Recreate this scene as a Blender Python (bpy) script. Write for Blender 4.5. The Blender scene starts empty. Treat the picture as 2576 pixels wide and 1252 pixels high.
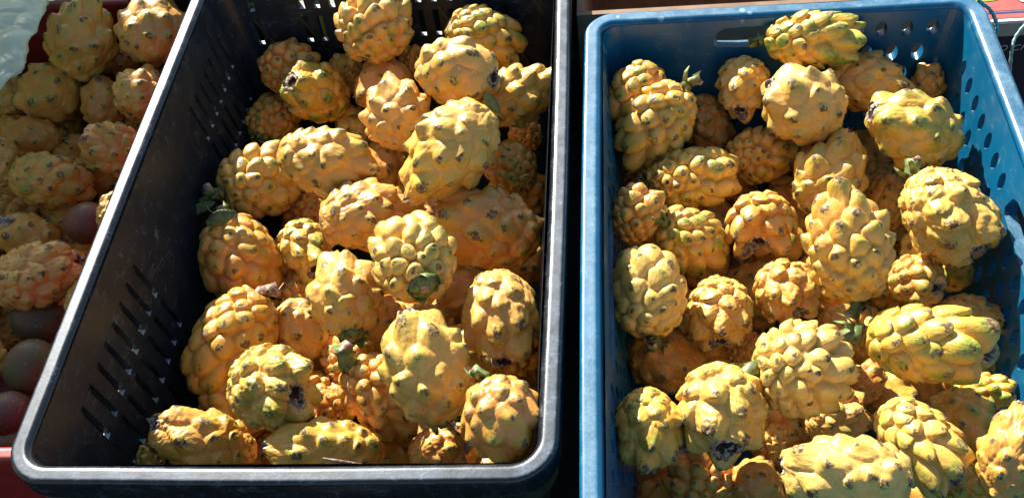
import bpy, math, random
import numpy as np
from mathutils import Vector, Matrix, Quaternion

sc = bpy.context.scene
COL = sc.collection
# ------------------------------------------------------------------ camera
CAM_LOC = np.array([.2518, -.3087, .6198])
CAM_ROT = (.6889, .1072, .0511)
FPX = 2565.0                       # focal length in pixels of a 2576 px wide picture
cam_d = bpy.data.cameras.new('camera')
cam = bpy.data.objects.new('camera', cam_d)
COL.objects.link(cam)
cam.location = CAM_LOC
cam.rotation_euler = CAM_ROT
cam_d.sensor_width = 36
cam_d.lens = 36 * FPX / 2576
cam_d.clip_start = .01
cam_d.clip_end = 200
sc.camera = cam
# ------------------------------------------------------------------ light
SUN_DIR = Vector((-.60, 1.0, .80)).normalized()       # towards the sun
world = bpy.data.worlds.new('World')
sc.world = world
world.use_nodes = True
wn = world.node_tree
wn.nodes.clear()
sky = wn.nodes.new('ShaderNodeTexSky')
sky.sky_type = 'NISHITA'
sky.sun_disc = False
sky.sun_elevation = math.asin(SUN_DIR.z)
sky.sun_rotation = math.atan2(SUN_DIR.x, SUN_DIR.y)
bg = wn.nodes.new('ShaderNodeBackground')
bg.inputs[1].default_value = .068
wo = wn.nodes.new('ShaderNodeOutputWorld')
wn.links.new(sky.outputs[0], bg.inputs[0])
wn.links.new(bg.outputs[0], wo.inputs[0])
sd = bpy.data.lights.new('sun', 'SUN')
sd.energy = 5.0
sd.angle = math.radians(.6)
sd.color = (1, .95, .87)
so = bpy.data.objects.new('sun', sd)
COL.objects.link(so)
so.rotation_euler = (-SUN_DIR).to_track_quat('-Z', 'Y').to_euler()
sc.view_settings.view_transform = 'Standard'
sc.view_settings.look = 'None'
sc.view_settings.exposure = 1.5
sc.view_settings.gamma = 1
sc.view_settings.use_curve_mapping = False

# ------------------------------------------------------------------ helpers
def tag(o, label=None, cat=None, group=None, kind=None):
    if label: o['label'] = label
    if cat: o['category'] = cat
    if group: o['group'] = group
    if kind: o['kind'] = kind
    return o

def empty(name, loc=(0, 0, 0)):
    o = bpy.data.objects.new(name, None)
    o.empty_display_size = .02
    o.location = loc
    COL.objects.link(o)
    return o

def mesh_obj(name, V, F, mat, parent=None, smooth=False, loc=(0, 0, 0)):
    me = bpy.data.meshes.new(name)
    me.from_pydata([tuple(map(float, v)) for v in V], [], [tuple(f) for f in F])
    me.update()
    if smooth: me.polygons.foreach_set('use_smooth', [True] * len(me.polygons))
    me.materials.append(mat)
    o = bpy.data.objects.new(name, me)
    COL.objects.link(o)
    o.location = loc
    if parent is not None:
        o.parent = parent
    return o

SHADE_SHEET_TOP = .42
class MB:
    def __init__(s): s.V = []; s.F = []
    def add(s, V, F):
        n = len(s.V); s.V += [tuple(v) for v in V]; s.F += [tuple(i + n for i in f) for f in F]
    def box(s, a, b):
        x0, y0, z0 = a; x1, y1, z1 = b
        V = [(x0, y0, z0), (x1, y0, z0), (x1, y1, z0), (x0, y1, z0), (x0, y0, z1), (x1, y0, z1), (x1, y1, z1), (x0, y1, z1)]
        s.add(V, [(0, 3, 2, 1), (4, 5, 6, 7), (0, 1, 5, 4), (1, 2, 6, 5), (2, 3, 7, 6), (3, 0, 4, 7)])
    def prism(s, P, d):
        n = len(P)
        Q = [tuple(np.array(p) + d) for p in P]
        s.add(list(P) + Q, [tuple(range(n))[::-1], tuple(range(n, 2 * n))] + [(i, (i + 1) % n, n + (i + 1) % n, n + i) for i in range(n)])
    def tube(s, P, R, k=10, jag=0, rnd=None):
        P = [Vector(p) for p in P]; n = len(P); V = []; up = None
        for i, p in enumerate(P):
            t = (P[min(i + 1, n - 1)] - P[max(i - 1, 0)]).normalized()
            if up is None: up = t.orthogonal().normalized()
            up = (up - t * up.dot(t)).normalized(); b = t.cross(up)
            r = R[i] if hasattr(R, '__len__') else R
            for j in range(k):
                a = 2 * math.pi * j / k
                rr = r * (1 + (rnd.uniform(-jag, jag) if rnd else 0))
                V.append(p + up * math.cos(a) * rr + b * math.sin(a) * rr)
        F = [(i * k + j, i * k + (j + 1) % k, (i + 1) * k + (j + 1) % k, (i + 1) * k + j) for i in range(n - 1) for j in range(k)]
        F += [tuple(range(k))[::-1], tuple(range((n - 1) * k, n * k))]
        s.add(V, F)
    def build(s, name, mat, parent=None, smooth=False, loc=(0, 0, 0)):
        return mesh_obj(name, s.V, s.F, mat, parent, smooth, loc)

# camera basis, to turn a direction seen in the photograph into a place at a real height
CM = np.array(cam.rotation_euler.to_matrix())
def ray(px, py):
    return CM @ np.array([(px - 1288) / FPX, -(py - 626) / FPX, -1.0])
def at_z(px, py, z):
    r = ray(px, py)
    return CAM_LOC + r * ((z - CAM_LOC[2]) / r[2])

# ------------------------------------------------------------------ materials
class NT:
    def __init__(s, name):
        s.m = bpy.data.materials.new(name); s.m.use_nodes = True
        s.n = s.m.node_tree.nodes; s.l = s.m.node_tree.links; s.n.clear()
        s.out = s.n.new('ShaderNodeOutputMaterial')
        s.b = s.n.new('ShaderNodeBsdfPrincipled')
        s.l.new(s.b.outputs[0], s.out.inputs[0])
    def put(s, sock, v):
        if hasattr(v, 'is_output') or isinstance(v, bpy.types.NodeSocket): s.l.new(v, sock)
        else:
            if isinstance(v, (tuple, list)) and len(v) == 3 and sock.type == 'RGBA': v = (*v, 1)
            sock.default_value = v
    def tc(s, kind='Object', scale=None):
        t = s.n.new('ShaderNodeTexCoord').outputs[kind]
        if scale is not None:
            m = s.n.new('ShaderNodeMapping'); s.l.new(t, m.inputs[0]); m.inputs['Scale'].default_value = scale
            return m.outputs[0]
        return t
    def noise(s, vec, scale, detail=3, rough=.55, dist=0):
        n = s.n.new('ShaderNodeTexNoise'); s.l.new(vec, n.inputs['Vector'])
        n.inputs['Scale'].default_value = scale; n.inputs['Detail'].default_value = detail
        n.inputs['Roughness'].default_value = rough; n.inputs['Distortion'].default_value = dist
        return n.outputs['Fac']
    def voro(s, vec, scale, feat='F1', out='Distance'):
        n = s.n.new('ShaderNodeTexVoronoi'); s.l.new(vec, n.inputs['Vector']); n.feature = feat
        n.inputs['Scale'].default_value = scale
        return n.outputs[out]
    def ramp(s, f, a, b, lo=0., hi=1.):
        n = s.n.new('ShaderNodeMapRange'); s.l.new(f, n.inputs[0]); n.clamp = True
        n.interpolation_type = 'SMOOTHSTEP'
        n.inputs[1].default_value = a; n.inputs[2].default_value = b; n.inputs[3].default_value = lo; n.inputs[4].default_value = hi
        return n.outputs[0]
    def math(s, op, a, b=0.):
        n = s.n.new('ShaderNodeMath'); n.operation = op; s.put(n.inputs[0], a); s.put(n.inputs[1], b)
        return n.outputs[0]
    def mix(s, f, a, b):
        n = s.n.new('ShaderNodeMix'); n.data_type = 'RGBA'; s.put(n.inputs[0], f); s.put(n.inputs[6], a); s.put(n.inputs[7], b)
        return n.outputs[2]
    def bump(s, h, strength, dist, prev=None):
        n = s.n.new('ShaderNodeBump'); n.inputs['Strength'].default_value = strength; n.inputs['Distance'].default_value = dist
        s.l.new(h, n.inputs['Height'])
        if prev is not None: s.l.new(prev, n.inputs['Normal'])
        return n.outputs[0]
    def set(s, **k):
        for a, v in k.items(): s.put(s.b.inputs[a.replace('_', ' ')], v)
        return s.m

def skin_material():
    t = NT('pitahaya_skin')
    oi = t.n.new('ShaderNodeObjectInfo')
    sep = t.n.new('ShaderNodeSeparateColor'); t.l.new(oi.outputs['Color'], sep.inputs[0])
    OG, GR, PA = sep.outputs[0], sep.outputs[1], sep.outputs[2]   # orange, green, pale
    at = t.n.new('ShaderNodeAttribute'); at.attribute_name = 'tone'
    s2 = t.n.new('ShaderNodeSeparateColor'); t.l.new(at.outputs['Color'], s2.inputs[0])
    TIP, GRN, SCAR = s2.outputs
    vec0 = t.tc('Object')
    va = t.n.new('ShaderNodeVectorMath'); va.operation = 'MULTIPLY_ADD'
    t.l.new(oi.outputs['Random'], va.inputs[0]); va.inputs[1].default_value = (7, 3, 5); t.l.new(vec0, va.inputs[2])
    vec = va.outputs[0]
    big = t.noise(vec, 26, 3); mid = t.noise(vec, 90, 4); fine = t.noise(vec, 420, 4, .65)
    c = t.mix(t.math('ADD', OG, t.ramp(big, .3, .7, -.22, .22)), (.72, .405, .048), (.61, .235, .046))
    c = t.mix(t.ramp(mid, .45, .75, 0, .30), c, (.66, .46, .13))
    c = t.mix(t.math('MULTIPLY', PA, .55), c, (.80, .60, .23))
    c = t.mix(t.ramp(fine, .35, .62, .22, 0), c, (.55, .24, .03))
    c = t.mix(t.math('MULTIPLY', GRN, .55), c, (.73, .46, .048))
    # green remains around the areoles and in patches
    gp = t.math('MULTIPLY', t.ramp(t.noise(vec, 45, 3), .50, .64), GR)
    gg = t.math('ADD', t.math('MULTIPLY', GRN, t.math('ADD', t.math('MULTIPLY', GR, 1.5), .50)), t.math('MULTIPLY', gp, .85))
    gg = t.math('MULTIPLY', gg, t.ramp(mid, .3, .6, .5, 1.0))
    n = t.n.new('ShaderNodeClamp'); t.l.new(gg, n.inputs[0]); gg = n.outputs[0]
    c = t.mix(gg, c, t.mix(t.ramp(fine, .4, .6), (.17, .24, .022), (.30, .33, .04)))
    # freckles
    fr = t.ramp(t.voro(vec, 210), .10, .17, 1, 0)
    fr = t.math('MULTIPLY', fr, t.ramp(t.noise(vec, 60, 2), .50, .62))
    c = t.mix(t.math('MULTIPLY', fr, .75), c, (.16, .075, .03))
    # bruised brown blotches
    bl = t.ramp(t.noise(vec, 70, 5, .7), .66, .72)
    c = t.mix(t.math('MULTIPLY', bl, .55), c, (.22, .10, .035))
    # areole scars
    tp = t.ramp(t.math('MULTIPLY', TIP, t.ramp(t.noise(vec, 260, 4, .7), .35, .62, .30, 1.6)), .36, .60)
    tipc = t.mix(t.ramp(t.noise(vec, 300, 3), .45, .62), (.10, .050, .022), (.28, .18, .08))
    c = t.mix(tp, c, tipc)
    sp = t.ramp(t.math('ADD', SCAR, t.ramp(mid, .35, .65, -.25, .25)), .35, .6)
    scc = t.mix(t.ramp(t.noise(vec, 240, 4, .7), .42, .6), (.10, .062, .035), (.46, .38, .29))
    c = t.mix(sp, c, scc)
    # wrinkles run along the fruit
    wv = t.tc('Object', (1, 1, .35))
    wr = t.noise(wv, 150, 4, .6, 1.2)
    wr = t.math('ABSOLUTE', t.math('SUBTRACT', wr, .5))
    nb = t.bump(t.ramp(wr, 0, .12), .22, .0011)
    nb = t.bump(fine, .13, .0007, nb)
    pits = t.ramp(t.voro(vec, 480), .05, .3)
    nb = t.bump(pits, .10, .0004, nb)
    t.put(t.b.inputs['Normal'], nb)
    rough = t.math('ADD', t.ramp(mid, .3, .7, .32, .50), t.math('MULTIPLY', tp, .3))
    return t.set(Base_Color=c, Roughness=rough, Coat_Weight=.22, Coat_Roughness=.30, Subsurface_Weight=.09, Subsurface_Radius=(1.0, .5, .15), Subsurface_Scale=.004, Specular_IOR_Level=.42)

def dry_material(name, a, b, scale=260):
    t = NT(name); vec = t.tc('Object')
    f = t.noise(vec, scale, 4, .7)
    c = t.mix(t.ramp(f, .40, .62), a, b)
    t.put(t.b.inputs['Normal'], t.bump(f, .8, .002))
    return t.set(Base_Color=c, Roughness=.85, Specular_IOR_Level=.2)

def stem_material():
    t = NT('green_stem'); vec = t.tc('Object')
    f = t.noise(vec, 120, 4, .65)
    c = t.mix(t.ramp(f, .35, .6), (.06, .11, .02), (.17, .20, .05))
    c = t.mix(t.ramp(t.noise(vec, 200, 3), .58, .66, 0, .8), c, (.14, .07, .05))
    t.put(t.b.inputs['Normal'], t.bump(f, .5, .002))
    return t.set(Base_Color=c, Roughness=.5)

def plastic(name, col, dust_sun, dust_sun_amt, rough=.38, scr=1.0, worn=None, side_amt=None):
    """moulded crate plastic: dusty upward faces (on the black walls paler, to imitate sunlit sills), scratches, mottled scuffs"""
    t = NT(name); vec = t.tc('Object')
    big = t.noise(vec, 9, 3); mid = t.noise(vec, 60, 5, .65); fine = t.noise(vec, 500, 3, .7)
    c = t.mix(t.ramp(big, .3, .7), col, tuple(x * .75 for x in col))
    g = t.n.new('ShaderNodeNewGeometry'); sx = t.n.new('ShaderNodeSeparateXYZ'); t.l.new(g.outputs['Normal'], sx.inputs[0])
    up = t.ramp(sx.outputs[2], .94, .995)
    sv = t.tc('Object', (18, 160, 60)); s1 = t.voro(sv, 2.2, 'DISTANCE_TO_EDGE')
    sv2 = t.tc('Object', (170, 14, 60)); s2 = t.voro(sv2, 2.0, 'DISTANCE_TO_EDGE')
    scra = t.math('MAXIMUM', t.ramp(s1, .0, .035, 1, 0), t.ramp(s2, .0, .03, 1, 0))
    scra = t.math('MULTIPLY', scra, t.ramp(mid, .48, .62))
    d = t.math('MULTIPLY', t.ramp(mid, .32, .68, .25, 1), up)
    d = t.math('MULTIPLY', t.math('ADD', d, t.math('MULTIPLY', t.ramp(fine, .45, .65), t.math('MULTIPLY', up, .5))), dust_sun_amt)
    side = t.math('MULTIPLY', t.ramp(t.noise(vec, 28, 6, .75), .60, .74), .30 * dust_sun_amt + .05 if side_amt is None else side_amt)
    d = t.math('ADD', d, side)
    d = t.math('ADD', d, t.math('MULTIPLY', scra, .30 * scr))
    if worn:
        w = t.math('MULTIPLY', t.ramp(t.voro(t.tc('Object', (1, 1, .45)), 42), .10, .16, 1, 0), t.ramp(t.noise(vec, 14, 3), .50, .6))
        d = t.math('ADD', d, t.math('MULTIPLY', w, .8))
    cl = t.n.new('ShaderNodeClamp'); t.l.new(d, cl.inputs[0])
    c = t.mix(cl.outputs[0], c, dust_sun)
    nb = t.bump(mid, .12, .002); nb = t.bump(fine, .10, .0006, nb)
    t.put(t.b.inputs['Normal'], nb)
    r = t.math('ADD', t.ramp(mid, .3, .7, rough - .06, rough + .06), t.math('MULTIPLY', up, .20))
    return t.set(Base_Color=c, Roughness=r, Specular_IOR_Level=.5)

M_SKIN = skin_material()
M_SCAR = dry_material('dried_flower_scar', (.13, .085, .05), (.52, .43, .32))
M_HOLE = dry_material('dark_hollow', (.02, .012, .008), (.07, .04, .02))
M_DRY = dry_material('dry_cut_stem', (.20, .10, .07), (.45, .36, .27), 180)
M_STEM = stem_material()
M_BLACK = plastic('black_crate_plastic', (.009, .012, .016), (.13, .19, .26), .26, .25, 1.3)
M_BLACKW = plastic('black_crate_wall', (.013, .021, .030), (.42, .48, .52), 1.2, .40, .6, side_amt=.16)  # pale upward-face tone paints sunlight onto the slot sills
for n_ in M_BLACKW.node_tree.nodes:
    if n_.type == 'BSDF_PRINCIPLED': n_.inputs['Specular IOR Level'].default_value = .35
M_BLACKG = plastic('black_green_plastic', (.018, .026, .014), (.10, .16, .07), .3, .4, .8)
M_BLUE = plastic('blue_crate_plastic', (.000, .090, .190), (.22, .36, .41), .26, .34, .8, worn=True)
M_RED = plastic('red_crate_plastic', (.22, .014, .013), (.50, .25, .24), .22, .4, .5)

# ------------------------------------------------------------------ crates
class Wall:
    """one wall of a tapered crate body, laid out in (s along, z) and bent round half of each corner"""
    def __init__(self, crate, side):
        self.c = crate; self.side = side
        self.Ls = crate.w if side in (0, 2) else crate.l
        self.mb = MB()
    def pt(self, s, z, inner):
        c = self.c
        off = c.wall_off + c.taper * (-z) - (0 if inner else c.th)
        R = .016
        if not inner: R += c.th
        a0 = off + R
        Ls = self.Ls
        if s < 0:
            u = a0 - R * math.sin(-s); v = off + R - R * math.cos(-s)
        elif s > Ls:
            u = Ls - a0 + R * math.sin(s - Ls); v = off + R - R * math.cos(s - Ls)
        else:
            u = min(max(s, a0), Ls - a0); v = off
        if self.side == 0: p = (u, v)
        elif self.side == 1: p = (c.w - v, u)
        elif self.side == 2: p = (c.w - u, c.l - v)
        else: p = (v, c.l - u)
        return (p[0], p[1], z)
    def quad(self, a, b, c, d, ia, ib=None):
        P = [self.pt(*q) for q in (a, b, c, d)]
        self.mb.add(P, [(0, 1, 2, 3)])
    def solid(self, s0, s1, z0, z1):
        for inner in (True, False):
            q = [(s0, z0, inner), (s1, z0, inner), (s1, z1, inner), (s0, z1, inner)]
            if inner: q = q[::-1]
            self.mb.add([self.pt(*k) for k in q], [(0, 1, 2, 3)])
    def hole(self, s0, s1, z0, z1, poly):
        """cell with a polygonal hole; poly is a function of an angle index -> (s,z), 4 samples per cell side"""
        K = 5
        B = [(s0 + (s1 - s0) * i / K, z0) for i in range(K)] + [(s1, z0 + (z1 - z0) * i / K) for i in range(K)] + \
            [(s1 - (s1 - s0) * i / K, z1) for i in range(K)] + [(s0, z1 - (z1 - z0) * i / K) for i in range(K)]
        cs, cz = (s0 + s1) / 2, (z0 + z1) / 2
        H = [poly((b[0] - cs) / (s1 - s0) * 2, (b[1] - cz) / (z1 - z0) * 2) for b in B]
        n = len(B)
        V = [self.pt(a, b, True) for a, b in B] + [self.pt(a, b, True) for a, b in H] + \
            [self.pt(a, b, False) for a, b in B] + [self.pt(a, b, False) for a, b in H]
        F = []
        for i in range(n):
            j = (i + 1) % n
            F += [(i, n + i, n + j, j), (2 * n + i, 2 * n + j, 3 * n + j, 3 * n + i), (n + i, 3 * n + i, 3 * n + j, n + j)]
        self.mb.add(V, F)
    def slot(self, s0, s1, z0, z1):
        V = [self.pt(a, b, i) for i in (True, False) for a, b in ((s0, z0), (s1, z0), (s1, z1), (s0, z1))]
        self.mb.add(V, [(0, 4, 5, 1), (1, 5, 6, 2), (2, 6, 7, 3), (3, 7, 4, 0)])
    def fill(self, bands):
        """bands: (z_low, z_high, [(s0, s1, kind)...]); the rest of each band is solid"""
        Ls = self.Ls
        arc = [-math.pi / 4 * i / 4 for i in (4, 3, 2, 1)] + [0]
        arc2 = [Ls] + [Ls + math.pi / 4 * i / 4 for i in (1, 2, 3, 4)]
        for z0, z1, cells in bands:
            m = .03
            # corners
            for A in (arc, arc2):
                for a, b in zip(A[:-1], A[1:]):
                    if A is arc: self.solid(a if a else -1e-9, b if b else 0, z0, z1)
                    else: self.solid(a, b, z0, z1)
            cur = 0
            for (a, b, kind) in sorted(cells, key=lambda q: q[0]):
                if a > cur + 1e-6: self.solid(cur, a, z0, z1)
                if kind == 'slot': self.slot(a, b, z0, z1)
                elif kind[0] == 'lens':
                    w, h, cx, cz = kind[1] / 2, kind[2] / 2, (a + b) / 2, (z0 + z1) / 2
                    def poly(u, v, w=w, h=h, cx=cx, cz=cz):
                        th = math.atan2(v, u); cth, sth = math.cos(th), math.sin(th)
                        return (cx + w * cth * abs(cth) ** .35, cz + h * sth * (abs(sth) ** .05))
                    self.hole(a, b, z0, z1, poly)
                elif kind[0] == 'grip':
                    w, h, cx, cz = kind[1] / 2, kind[2] / 2, (a + b) / 2, (z0 + z1) / 2
                    def poly(u, v, w=w, h=h, cx=cx, cz=cz):
                        m_ = max(abs(u), abs(v)); u2, v2 = u / m_, v / m_
                        k = 1 / (abs(u2) ** 7 + abs(v2) ** 7) ** (1 / 7)
                        return (cx + w * u2 * k * (1 - .05 * v2), cz + h * v2 * k)
                    self.hole(a, b, z0, z1, poly)
                cur = b
            if cur < Ls - 1e-6: self.solid(cur, Ls, z0, z1)

class Crate:
    def __init__(self, name, label, x0, y0, z, w, l, depth, mat, rim_mat, rimw=.0155, taper=.12, R=.034, group=None, ribs=True, rot=0, cat='crate', skirt=.022):
        self.w, self.l, self.taper, self.th = w, l, taper, .0060
        self.wall_off = rimw
        if name == 'blue_crate': self.th = .010
        self.mat = mat
        self.root = tag(empty(name, (x0, y0, z)), label, cat, group)
        self.root.rotation_euler.z = rot
        self.depth = depth
        # rim
        P = [(.0, -skirt), (.0, -.0035), (.0006, -.0016), (.0018, -.0004), (.0032, 0), (.0042, 0), (rimw - .0066, 0), (rimw - .0054, 0), (rimw - .0038, -.0004), (rimw - .0022, -.0013), (rimw - .0009, -.0027), (rimw - .0001, -.0045), (rimw + .0008, -.010),
             (rimw - .0035, -.010), (rimw - .0035, -.0042), (.003, -.0042), (.003, -skirt)]
        V = []; NC = 10
        rng = random.Random(3)
        for off, z_ in P:
            r = max(R - off, .004)
            for k, (cx, cy, a0) in enumerate(((off + r, off + r, 180), (w - off - r, off + r, 270), (w - off - r, l - off - r, 0), (off + r, l - off - r, 90))):
                for i in range(NC + 1):
                    a = math.radians(a0 + 90 * i / NC)
                    V.append((cx + r * math.cos(a), cy + r * math.sin(a), z_))
                # intermediate points so the long sides can sag a little
                nx = ((w - off - r, off), (w - off, l - off - r), (off + r, l - off), (off, off + r))[k]
                last = V[-1]
                for i in range(1, 8):
                    f = i / 8
                    bow = math.sin(math.pi * f) * (.0018 if k in (1, 3) else .0007)
                    d = ((0, 1), (-1, 0), (0, -1), (1, 0))[k]
                    V.append((last[0] + (nx[0] - last[0]) * f - d[0] * bow, last[1] + (nx[1] - last[1]) * f - d[1] * bow, z_ - math.sin(math.pi * f) * .0012 + math.sin(f * 9 + k) * .0003))
        m = (NC + 1 + 7) * 4; n = len(P)
        F = [(a * m + i, ((a + 1) % n) * m + i, ((a + 1) % n) * m + (i + 1) % m, a * m + (i + 1) % m) for a in range(n) for i in range(m)]
        o = mesh_obj('rim', V, F, rim_mat, self.root, True)
        md = o.modifiers.new('e', 'EDGE_SPLIT'); md.split_angle = math.radians(50)
    def wall(self, side, bands):
        w = Wall(self, side); w.fill(bands)
        return w.mb.build('wall', self.mat, self.root)
    def floor(self, mat=None):
        o = self.wall_off + self.taper * self.depth
        mb = MB(); mb.box((o - .004, o - .004, -self.depth - .004), (self.w - o + .004, self.l - o + .004, -self.depth))
        return mb.build('base', mat or self.mat, self.root)

# ---- sheet added out of view left of the red crate, dims sun on its heap
ts = NT('shade_sheet_film'); ts.n.remove(ts.b)
a_ = ts.n.new('ShaderNodeBsdfTransparent'); a_.inputs[0].default_value = (.85, .92, .86, 1)
b_ = ts.n.new('ShaderNodeBsdfTranslucent'); b_.inputs[0].default_value = (.13, .15, .13, 1)
m_ = ts.n.new('ShaderNodeMixShader'); m_.inputs[0].default_value = .98
ts.l.new(a_.outputs[0], m_.inputs[1]); ts.l.new(b_.outputs[0], m_.inputs[2]); ts.l.new(m_.outputs[0], ts.out.inputs[0])
V = []; NY = 140
for k in range(2):
    for i in range(NY + 1):
        y = -.55 + 1.9 * i / NY
        for z in (-.30, 0, SHADE_SHEET_TOP): V.append((-.645 + .006 * math.sin(y * 31) + .004 * math.sin(y * 73 + z * 9) + .0006 * k, y, z))
m = (NY + 1) * 3
F_ = []
for i in range(NY):
    for q in (0, 1): F_.append((i * 3 + q, i * 3 + q + 1, i * 3 + q + 4, i * 3 + q + 3))
tag(mesh_obj('shade_sheet', V[:m], F_, ts.m, None, True), 'added unseen sheet left of the red crate, shading its heap from the sun', 'plastic sheet')

# ---- ground
tg = NT('dark_floor'); v = tg.tc('Object'); f = tg.noise(v, 6, 6, .6)
mg = tg.set(Base_Color=tg.mix(tg.ramp(f, .3, .7), (.018, .017, .018), (.05, .046, .043)), Roughness=.8)
gb = MB(); gb.add([(-30, -30, -.30), (30, -30, -.30), (30, 30, -.30), (-30, 30, -.30)], [(0, 1, 2, 3)])
tag(gb.build('ground', mg), kind='structure')

# ---- black crate
BK = Crate('black_crate', 'black plastic crate with scuffed grey rim and slotted walls, holding orange yellow pitahayas', -.2, 0, 0, .4, .6, .285, M_BLACKW, M_BLACK,
           group=None)
def slots(ss, w=.0055): return [(s - w / 2, s + w / 2, 'slot') for s in ss]
rows = [(-.081, -.038), (-.128, -.088), (-.178, -.137)]
def bands(rows, cells, depth):
    B = []; top = -.004
    for i, (a, b) in enumerate(rows):
        B.append((b, top, [])); B.append((a, b, cells(i))); top = a
    B.append((-depth, top, []))
    return B
g1 = [.425 + .0185 * i for i in range(7)]; g2 = [.082 + .0204 * i for i in range(8)]
left_cells = slots([.6 - y for y in g1 + g2], .0062)
BK.wall(3, bands(rows, lambda i: left_cells if i < 2 else [c for c in left_cells if c[0] > .3], .285))
right_cells = slots(g1 + g2, .0050)
BK.wall(1, bands(rows, lambda i: right_cells, .285))
xs = [-.094 + .0168 * i for i in range(4)] + [.034 + .0168 * i for i in range(4)] + [-.15, .11, .127]
BK.wall(2, bands([(-.041, -.016), (-.082, -.051), (-.119, -.092), (-.16, -.13)], lambda i: slots([.2 - x - (.0035 * i) * 0 for x in xs], .0064), .285))
BK.wall(0, bands([(-.16, -.12)], lambda i: slots([.08 + .02 * k for k in range(12)], .005), .285))
BK.floor(M_BLACKG)
# outer ledge and gussets under the rim
mb = MB()
P = [(.0035, -.046), (.0035, -.0425), (.018, -.0425), (.018, -.046)]
w_, l_, R_ = .4, .6, .034
V = []; NC = 8
for off, z_ in P:
    r = R_ - off
    for cx, cy, a0 in ((off + r, off + r, 180), (w_ - off - r, off + r, 270), (w_ - off - r, l_ - off - r, 0), (off + r, l_ - off - r, 90)):
        for i in range(NC + 1):
            a = math.radians(a0 + 90 * i / NC); V.append((cx + r * math.cos(a), cy + r * math.sin(a), z_))
m = (NC + 1) * 4
mb.add(V, [(a * m + i, ((a + 1) % 4) * m + i, ((a + 1) % 4) * m + (i + 1) % m, a * m + (i + 1) % m) for a in range(4) for i in range(m)])
for k in range(7):
    x = .045 + k * .052
    for yy, d in ((0, 1), (l_, -1)):
        mb.prism([(x, yy + d * .0045, -.0425), (x, yy + d * .013, -.0425), (x, yy + d * .011, -.006), (x, yy + d * .0045, -.018)], np.array((.0022, 0, 0)))
        # slanting braces below the ledge
        mb.prism([(x, yy + d * .012, -.047), (x + .004, yy + d * .012, -.047), (x + .05, yy + d * .026, -.135), (x + .046, yy + d * .026, -.135)], np.array((0, d * .010, 0)))
for k in range(10):
    y = .05 + k * .055
    for xx, d in ((0, 1), (w_, -1)):
        mb.prism([(xx + d * .0045, y, -.0425), (xx + d * .013, y, -.0425), (xx + d * .011, y, -.006), (xx + d * .0045, y, -.018)], np.array((0, .0022, 0)))
        mb.prism([(xx + d * .006, y, -.046), (xx + d * .019, y, -.046), (xx + d * .045, y, -.27), (xx + d * .036, y, -.27)], np.array((0, .0022, 0)))
mb.build('outer_bracing', M_BLACKG, BK.root)

# ---- blue crate
BL = Crate('blue_crate', 'bright blue plastic crate with worn rim and pierced walls, holding yellow pitahayas', .2147, -.111, 0, .366, .603, .285, M_BLUE, M_BLUE, rimw=.0165, R=.030)
def lens_rows(L, h0, h1, zt, n, keep):
    B = []; top = -.004; z = zt; i = 0
    while i < n:
        if top > z + 1e-6: B.append((z, top, []))
        off = .5 * (i % 2)
        cells = []
        s = h0 + off * .0235
        while s + .0235 < h1:
            if keep(s + .0117, z): cells.append((s, s + .0235, ('lens', .0115, .019)))
            s += .0235
        B.append((z - .024, z, cells)); top = z - .024; z = top; i += 1
    B.append((-.285, top, []))
    return B
# the hand grips take the place of the top rows
def grip_band(B, L, zc0, zc1, gw, sides):
    out = [(zc1, -.004, [])]
    cells = [((L - gw) / 2 - .006, (L + gw) / 2 + .006, ('grip', gw, zc1 - zc0 - .006))]
    for s in sides: cells.append((s, s + .0235, ('lens', .0115, .018)))
    out.append((zc0, zc1, cells))
    return out + [b for b in B if b[1] <= zc0 + 1e-6]
for side, L in ((0, .366), (2, .366), (1, .603), (3, .603)):
    if side in (0, 2):
        sd_ = [.030, .0535, .286, .3095] if side == 0 else [.030, .0535, .077]
        B = lens_rows(L, .040, L - .040, -.037, 7, lambda s, z: side == 0 or s < .15 or z < -.08)
        g = grip_band(B, L, -.037, -.009, .118, sd_)
    else:
        B = lens_rows(L, .045, L - .045, -.054, 7, lambda s, z: True)
        sd_ = [.05 + .0235 * i for i in range(7)] + [L - .05 - .0235 * (i + 1) for i in range(7)]
        g = grip_band(B, L, -.054, -.022, .150, sd_)
    BL.wall(side, g)
BL.floor()

# ---- red crate on the left
RD = Crate('red_crate', 'dark red plastic crate at the left edge, lower than the black crate', -.60, .055, -.07, .395, .61, .22, M_RED, M_RED, rimw=.014, taper=.06, ribs=False)
for side in range(4):
    RD.wall(side, [(-.22, -.004, [])])
RD.floor()

# ------------------------------------------------------------------ pitahayas
def nz(P, rng, freq, k=6):
    o = np.zeros(P.shape[0])
    for _ in range(k):
        v = rng.normal(size=3) * freq
        o += np.sin(P @ v + rng.uniform(0, 6.28))
    return o / math.sqrt(k)
def ss(x, a, b):
    t = np.clip((x - a) / (b - a), 0, 1); return t * t * (3 - 2 * t)

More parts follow.
